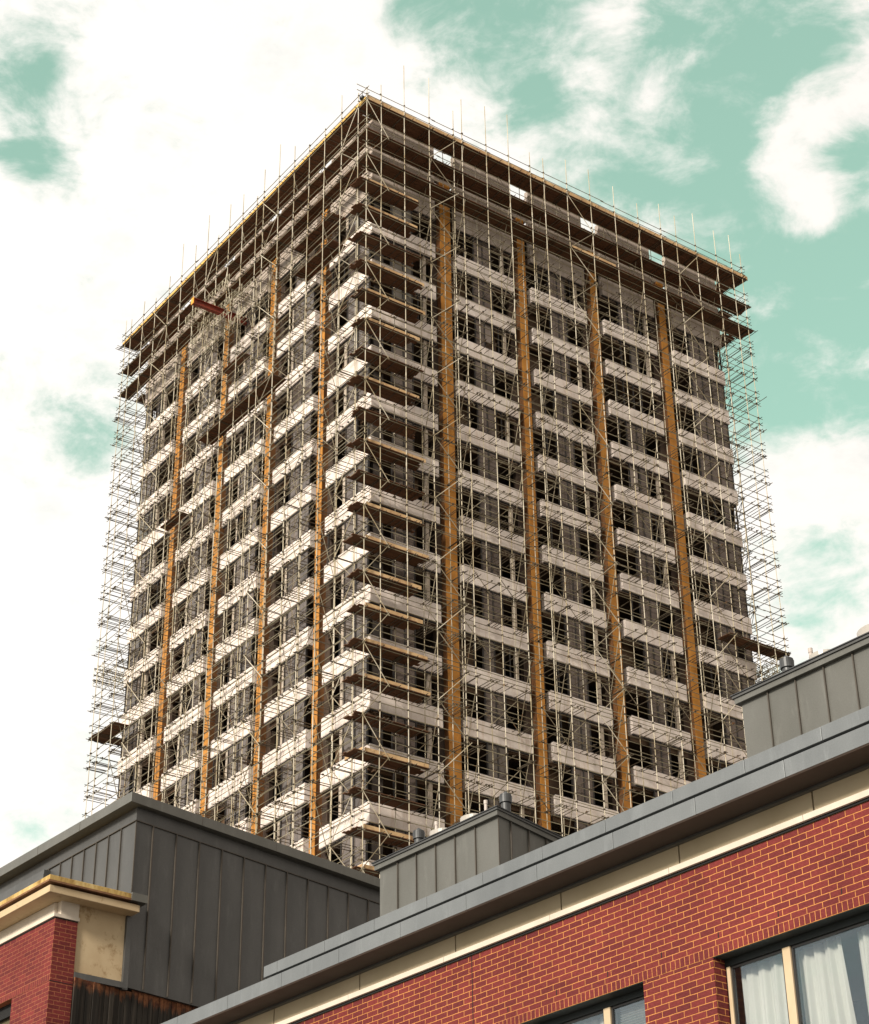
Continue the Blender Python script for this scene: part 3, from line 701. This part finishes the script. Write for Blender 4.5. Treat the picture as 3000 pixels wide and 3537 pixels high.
# zinc boxes on the roof: front face along x at y = 16.9, right flank turned back 52.5 degrees to the world
def rotp(x, y): return (x, y)
fl = R(52.5) - FY                                # local heading of the flank
def zbox(xl, xr, skew, seams, top, nm_lab):
    o = MB(); y0 = 16.9; dpt = 4.0
    fx, fy = math.cos(fl), math.sin(fl)
    rt = (xr + fx * dpt, y0 + fy * dpt) if skew else (xr, y0 + dpt)
    o.prism([(xl, y0), (xr, y0), rt, (xl, y0 + dpt)], z1(8.76), z1(top)); box = o.build('roof_box', 'zinc', bb); box['label'] = nm_lab
    e = .06
    rx = (rt[0] + e, rt[1] + e)
    cp = MB().prism([(xl - e, y0 - e), (xr + e * .7, y0 - e), rx, (xl - e, rt[1] + e)], z1(top) - .028, z1(top) + .045); cp.build('fascia_band', 'zinc', box)
    cp = MB().prism([(xl - e - .02, y0 - e - .02), (xr + e * .7 + .02, y0 - e - .02), (rx[0] + .02, rx[1] + .02), (xl - e - .02, rt[1] + e + .02)], z1(top) + .046, z1(top) + .078); cp.build('roof_cap', 'zincd', box)
    cp = MB().prism([(xl - e - .035, y0 - e - .035), (xr + e * .7 + .035, y0 - e - .035), (rx[0] + .035, rx[1] + .035), (xl - e - .035, rt[1] + e + .035)], z1(top) + .079, z1(top) + .092); cp.build('roof_cap', 'cowl', box)
    sm = MB()
    for x in seams: sm.box(x - .008, x + .008, y0 - .022, y0 + .001, z1(8.76), z1(top) - .03)
    sm.box(xr - .008, xr + .004, y0 - .012, y0 + .001, z1(8.76), z1(top) - .03)
    if skew:
        for k in range(8):
            t = .27 + .43 * k; cx, cy = xr + fx * t, y0 + fy * t; nx, ny = fy, -fx
            sm.prism([(cx - fx * .008, cy - fy * .008), (cx + fx * .008, cy + fy * .008), (cx + fx * .008 + nx * .022, cy + fy * .008 + ny * .022), (cx - fx * .008 + nx * .022, cy - fy * .008 + ny * .022)], z1(8.76), z1(top) - .03)
    sm.build('standing_seam', 'seam', box)
    return box
zbox(-21.813, -19.133, True, [-21.38, -20.945, -20.505, -20.07, -19.625], 10.205, 'zinc clad roof box with its flank showing, two cowls on it')
zbox(-14.549, -6.0, False, [-14.112, -13.667, -13.224, -12.78] + [-12.34 + .44 * k for k in range(14)], 10.218, 'long zinc clad roof box running out of view')
def cowl(x, y, zt):
    zt = z1(zt)
    o = MB().lathe(x, y, [(.068, zt - .38), (.068, zt - .16), (.090, zt - .155), (.094, zt - .055), (.086, zt - .05), (.086, zt - .03), (.04, zt), (.02, zt + .02)], 20); q = o.build('roof_cowl', 'cowl', bb)
    MB().lathe(x, y, [(.090, zt - .10), (.090, zt - .085)], 20).build('cowl_rim', 'cowl', q)
def pipe(x, y, zt):
    zt = z1(zt); MB().lathe(x, y, [(.024, zt - .4), (.024, zt - .06), (.030, zt - .058), (.030, zt)], 14).build('vent_pipe', 'pipe', bb)
def dome(x, y, zb, r=.42):
    zb = z1(zb); MB().lathe(x, y, [(r + .05, zb - .1), (r + .05, zb + .03)] + [(r * math.cos(t), zb + .03 + .40 * r * math.sin(t)) for t in [i * math.pi / 14 for i in range(7)]], 24).build('skylight_dome', 'dome', bb, smooth=False)
cowl(-19.76, 17.6, 10.90); cowl(-21.76, 17.6, 10.965); cowl(-14.345, 17.6, 10.96)
pipe(-20.2, 17.6, 10.93); pipe(-21.34, 17.6, 10.96); pipe(-13.95, 17.6, 10.93)
dome(-20.58, 17.7, 10.76, .16); dome(-21.30, 17.7, 10.76, .16); dome(-13.80, 17.7, 10.76, .16); dome(-12.98, 17.8, 10.80, .26)

# windows in the brick front
def bwindow(a, b, h, s, mull, kind):
    yf = O_ + .19
    fr = MB(); zt, zb = z1(h) - .085, z1(s) + .02
    fr.box(a + .018, a + .066, yf, yf + .07, zb, zt - .002); fr.box(b - .066, b - .018, yf, yf + .07, zb, zt - .002)
    fr.box(a + .067, b - .067, yf + .002, yf + .07, zb, zb + .07); 
    for mv in mull: fr.box(mv - .055, mv + .055, yf - .004, yf + .07, zb + .071, zt - .002)
    f = fr.build('window', 'wframe', bb, .004)
    hd = MB(); hd.box(a + .005, b - .005, yf - .005, yf + .085, zt, z1(h) - .001); hd.box(a + .005, a + .017, yf + .01, yf + .08, zb, zt - .001); hd.box(b - .017, b - .005, yf + .01, yf + .08, zb, zt - .001)
    hd.box(a + .003, b - .003, O_ + .004, yf - .006, z1(h) - .008, z1(h) - .0015); hd.build('window_head', 'head', f)
    ed = [a + .067] + [v for mv in mull for v in (mv - .056, mv + .056)] + [b - .067]
    for k in range(0, len(ed), 2):
        p, q = ed[k], ed[k + 1]; g2 = MB()
        g2.box(p, p + .028, yf + .02, yf + .055, zb + .072, zt - .003); g2.box(q - .028, q, yf + .02, yf + .055, zb + .072, zt - .003)
        g2.box(p + .029, q - .029, yf + .02, yf + .055, zt - .03, zt - .004); g2.box(p + .029, q - .029, yf + .02, yf + .055, zb + .072, zb + .10)
        g2.build('sash', 'frame' if kind != 'plain' else 'wframe', f)
        MB().box(p + .03, q - .03, yf + .034, yf + .040, zb + .1, zt - .03).build('pane', 'clear', f)
    return f
kinds = {}
for n, (h, s) in enumerate(FLO):
    for k, (a, b) in enumerate(OPEN):
        mu = {2: [-13.665, -12.38], 1: [-17.79, -16.50]}.get(k, [a + 1.0, b - 1.0])
        bwindow(a, b, h, s, mu, 'dark')
def curtain(x0, x1, zt, zb, y, label, seed, group='curtains in the brick front', flare=0.0, folds=9):
    r_ = random.Random(seed); n = 160; v = []; f = []; rows = 14
    ph = [r_.uniform(0, 6.28) for _ in range(4)]
    for j in range(rows + 1):
        tj = j / rows; z = z1(zt + (zb - zt) * tj)
        for i in range(n + 1):
            t = i / n
            x = x0 + (x1 - x0) * t + flare * tj * (t if flare > 0 else (1 - t))
            amp = .022 + .034 * tj
            y_ = y + amp * math.sin(folds * 6.283 * t + ph[0] + .5 * math.sin(5 * t + 2 * tj + ph[1])) + .4 * amp * math.sin(folds * 2.3 * 6.283 * t + ph[2])
            v.append((x, y_, z))
    for j in range(rows):
        for i in range(n):
            a = j * (n + 1) + i; f.append((a, a + 1, a + n + 2, a + n + 1))
    m_ = MB(); m_.v = v; m_.f = f
    o = m_.build('curtain', 'curtain'); o.rotation_euler = (0, 0, FY); o['label'] = label; o['category'] = 'curtain'; o['group'] = group
    for p in o.data.polygons: p.use_smooth = True
    sd = o.modifiers.new('thickness', 'SOLIDIFY'); sd.thickness = .003
    return o
curtain(-14.50, -13.69, 6.74, 5.2, O_ + .37, 'white curtain behind the narrow left light of the large window under the brick lintel', 1, folds=4)
curtain(-13.66, -13.05, 6.74, 5.2, O_ + .38, 'white curtain flaring at its hem, between the window mullion and the dark gap', 2, flare=.12, folds=4)
curtain(-12.84, -12.0, 6.74, 5.2, O_ + .38, 'white curtain on the far side of the dark gap, nearest the edge of view', 3, flare=.05, folds=4)
curtain(-18.7, -16.52, 6.72, 5.2, O_ + .36, 'plain pale curtain in the window that also has a venetian blind', 4, folds=14)
bl = thing('venetian_blind', 'white venetian blind lowered behind the narrow pane beside the brick pier', 'blind', Vector((math.cos(FY) * -16.05 - math.sin(FY) * (O_ + .33), math.sin(FY) * -16.05 + math.cos(FY) * (O_ + .33), z1(5.3))), FY)
sl = MB()
for k in range(48):
    z = .02 + k * .03; sl.slabx([(-.012, z + .008), (.012, z - .006), (.012, z - .004), (-.012, z + .010)], -.36, .33)
sl.build('slats', 'slats', bl); MB().box(-.37, .34, -.02, .02, 1.46, 1.50).build('head_rail', 'slats', bl)

# ================================================================= zinc and brick building on the left (same local axes)
S0, OB, OZ = -29.475, 15.717, 17.2
lb = thing('zinc_building', 'dark standing seam zinc block above a red brick corner with a stained cream cornice', 'building', (0, 0, 0), FY)
LX = -46.0; BL = 11.30
M['brickl'] = bricks('red_brick_left', ph=(.225 * 300 - S0, -z1(BL) + .075 * 300), mort=(.38, .14, .07))
M['bricklr'] = bricks('red_brick_left_return', ph=(.225 * 100 - OB, -z1(BL) + .075 * 300), swap=True, mort=(.38, .14, .07))
M['soldierl'] = bricks('soldier_brick_left', bw=.075, rh=.112, off=0.0, ph=(.075 * 600, -z1(10.32) + .112 * 200), mort=(.38, .14, .07))
za = R(98.1); zdx, zdy = math.cos(za), math.sin(za); ZL = 16.0
# zinc volume
zc = (S0, OZ); zr_ = (S0 + zdx * ZL, OZ + zdy * ZL)
ZB, ZBAND, ZTOP = 10.36, 13.455, 13.70
MB().prism([zc, zr_, (LX, zr_[1]), (LX, OZ)], z1(ZB), z1(13.72)).build('zinc_cladding', 'zincd', lb)
e = .012
MB().prism([(zc[0] + e, zc[1] - e), (zr_[0] + e, zr_[1]), (LX, zr_[1] + e), (LX, OZ - e)], z1(ZBAND), z1(ZTOP)).build('fascia_band', 'zincd', lb)
e = .028
MB().prism([(zc[0] + e, zc[1] - e), (zr_[0] + e, zr_[1]), (LX, zr_[1] + e), (LX, OZ - e)], z1(ZBAND) - .012, z1(ZBAND) + .004).build('drip_edge', 'seam', lb)
e = .24
MB().prism([(zc[0] + e * .75, zc[1] - e), (zr_[0] + e, zr_[1]), (LX, zr_[1] + e), (LX, OZ - e)], z1(13.715), z1(13.905)).build('coping', 'zinc', lb, .006)
cj = MB()
for x in (-31.15, -32.75, -34.35, -36.0): cj.box(x - .004, x + .004, OZ - e - .003, OZ - e + .01, z1(13.72), z1(13.90))
for k in range(1, 9):
    t = 1.45 + 1.9 * (k - 1) + .25; cx, cy = S0 + e * .75 + zdx * t * .97, OZ - e + zdy * t; nx, ny = zdy, -zdx
    cj.prism([(cx - nx * .03, cy - ny * .03), (cx + nx * .006, cy + ny * .006), (cx + nx * .006 + zdx * .008, cy + ny * .006 + zdy * .008), (cx - nx * .03 + zdx * .008, cy - ny * .03 + zdy * .008)], z1(13.72), z1(13.90))
cj.build('coping_joint', 'seam', lb)
sm = MB()
for k in range(32):
    x = -29.973 - .445 * k
    if x > LX: sm.box(x - .010, x + .010, OZ - .026, OZ + .001, z1(11.8), z1(ZBAND) - .013)
sm.box(S0 - .006, S0 + .012, OZ - .012, OZ + .006, z1(11.9), z1(ZBAND) - .013)
for k in range(27):
    t = .39 + .565 * k; cx, cy = S0 + zdx * t, OZ + zdy * t; nx, ny = zdy, -zdx; h = .011
    sm.prism([(cx - zdx * h, cy - zdy * h), (cx + zdx * h, cy + zdy * h), (cx + zdx * h + nx * .028, cy + zdy * h + ny * .028), (cx - zdx * h + nx * .028, cy - zdy * h + ny * .028)], z1(ZB) + .02, z1(ZBAND) - .013)
sm.build('standing_seam', 'seam', lb)
MB().box(LX, -32.6, OZ - .14, OZ - .001, z1(13.28), z1(13.40)).build('ledge_flashing', 'zincd', lb)
MB().box(LX, -32.5, OZ - .20, OZ - .001, z1(13.17), z1(13.27)).build('ledge_flashing', 'zincd', lb)
# brick corner
PW = .45                                        # width of the pier's return
WL = [(S0 - 3.4, S0 - 1.31), (S0 - 6.9, S0 - 4.7), (S0 - 10.4, S0 - 8.2)]
bw = MB(); bw.box(LX, S0, OB, OB + PW, z1(10.32), z1(BL)); edge = LX
for a, b in sorted(WL): bw.box(edge, a, OB, OB + PW, z1(8.6), z1(10.207)); edge = b
bw.box(edge, S0, OB, OB + PW, z1(8.6), z1(10.207)); bw.box(LX, S0, OB, OB + PW, 0, z1(8.6)); bw.build('brick_wall', M['brickl'], lb)
MB().box(S0 + .001, S0 + .005, OB + .001, OB + PW - .001, 0, z1(BL) - .001).build('brick_pier_side', M['bricklr'], lb)
MB().box(LX, S0 + .004, OB - .003, OB + PW, z1(10.207), z1(10.32)).build('soldier_course', M['soldierl'], lb)
MB().box(S0 - .01, S0 + .008, OB - .006, OB + PW + .002, z1(10.195), z1(10.207)).build('joint_line', 'gap', lb)
for a, b in WL:
    f = MB().box(a, b, OB + .2, OB + .26, z1(8.6), z1(10.206)); f = f.build('window', 'olive', lb)
    MB().box(a + .05, b - .05, OB + .13, OB + .195, z1(9.98), z1(10.206)).build('window_head', 'gap', f)
MB().box(LX, S0 + .03, OB - .04, OB + PW + .02, z1(BL) + .022, z1(11.385)).build('string_course', 'string', lb, .004)
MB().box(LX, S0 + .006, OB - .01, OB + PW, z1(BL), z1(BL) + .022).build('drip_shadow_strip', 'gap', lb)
MB().box(LX, S0 - .12, OB + .04, OB + PW, z1(11.386), z1(11.62)).build('frieze', 'string', lb)
MB().box(S0 - .119, S0 + .012, OB + .10, OB + PW + .005, z1(11.386), z1(11.70)).build('corner_block', 'string', lb, .004)
# cream panel beside the pier
MB().box(S0 - .25, S0 - .03, OB + PW + .006, OZ - .07, z1(10.44), z1(11.70)).build('render_panel', 'render', lb)
MB().box(S0 - .06, S0 + .03, OZ - .069, OZ + .03, z1(10.30), z1(11.70)).build('panel_frame', 'zincd', lb)
MB().box(S0 - .2, S0 + .035, OB + PW + .006, OZ + .03, z1(10.32), z1(10.425)).build('sill_flashing', 'zincd', lb)
# cornice: lower member, recessed rust line, upper lip; runs along the street and returns to the zinc
def lring(o_in, pr, za_, zb_, mat, nm, bev=0, end=OZ + .02):
    m_ = MB(); m_.prism([(LX, OB - pr), (S0 + pr * .95, OB - pr), (S0 + pr * .95, end), (S0 - .9, end), (S0 - .9, OB + o_in), (LX, OB + o_in)], z1(za_), z1(zb_)); return m_.build(nm, mat, lb, bev)
lring(1.3, .31, 11.63, 11.76, 'render', 'cornice', .01)
lring(1.3, .23, 11.715 + .046, 11.80, 'rustb', 'cornice_bed')
lring(1.3, .36, 11.802, 11.835, 'rustb', 'cornice_lip')
lring(1.3, .34, 11.837, 11.93, 'lichen', 'cornice_coping', .008)
MB().box(S0 - .3, S0 + .36, OZ - .19, OZ + .13, z1(11.80), z1(11.945)).build('end_flashing', 'zinc', lb)
MB().box(LX, S0 - .3, OB + .5, OZ - .03, 0, z1(11.62)).build('inner_wall', 'inside', lb)
# timber boards under the zinc flank
tb = MB(); t = -1.05; r_ = random.Random(5)
while t < 12:
    wdt = r_.choice((.10, .12, .145)); off = -.05 - r_.uniform(0, .025)
    cx, cy = S0 + zdx * t, OZ + zdy * t; nx, ny = zdy, -zdx
    p = [(cx + nx * (off - .03), cy + ny * (off - .03)), (cx + nx * off, cy + ny * off)]
    cx2, cy2 = cx + zdx * (wdt - .012), cy + zdy * (wdt - .012)
    p += [(cx2 + nx * off, cy2 + ny * off), (cx2 + nx * (off - .03), cy2 + ny * (off - .03))]
    tb.prism(p[::-1], z1(5.0), z1(ZB) - .002 if t > .1 else z1(10.318)); t += wdt
tb.build('timber_cladding', 'timber', lb)
MB().prism([(S0 - .22, OZ - .02), (S0 + zdx * ZL - .25, OZ + zdy * ZL - .1), (LX + .1, OZ + ZL - .3), (LX + .1, OZ - .02)], 0, z1(ZB) - .01).build('backing_wall', 'inside', lb)
bpy.context.view_layer.update()
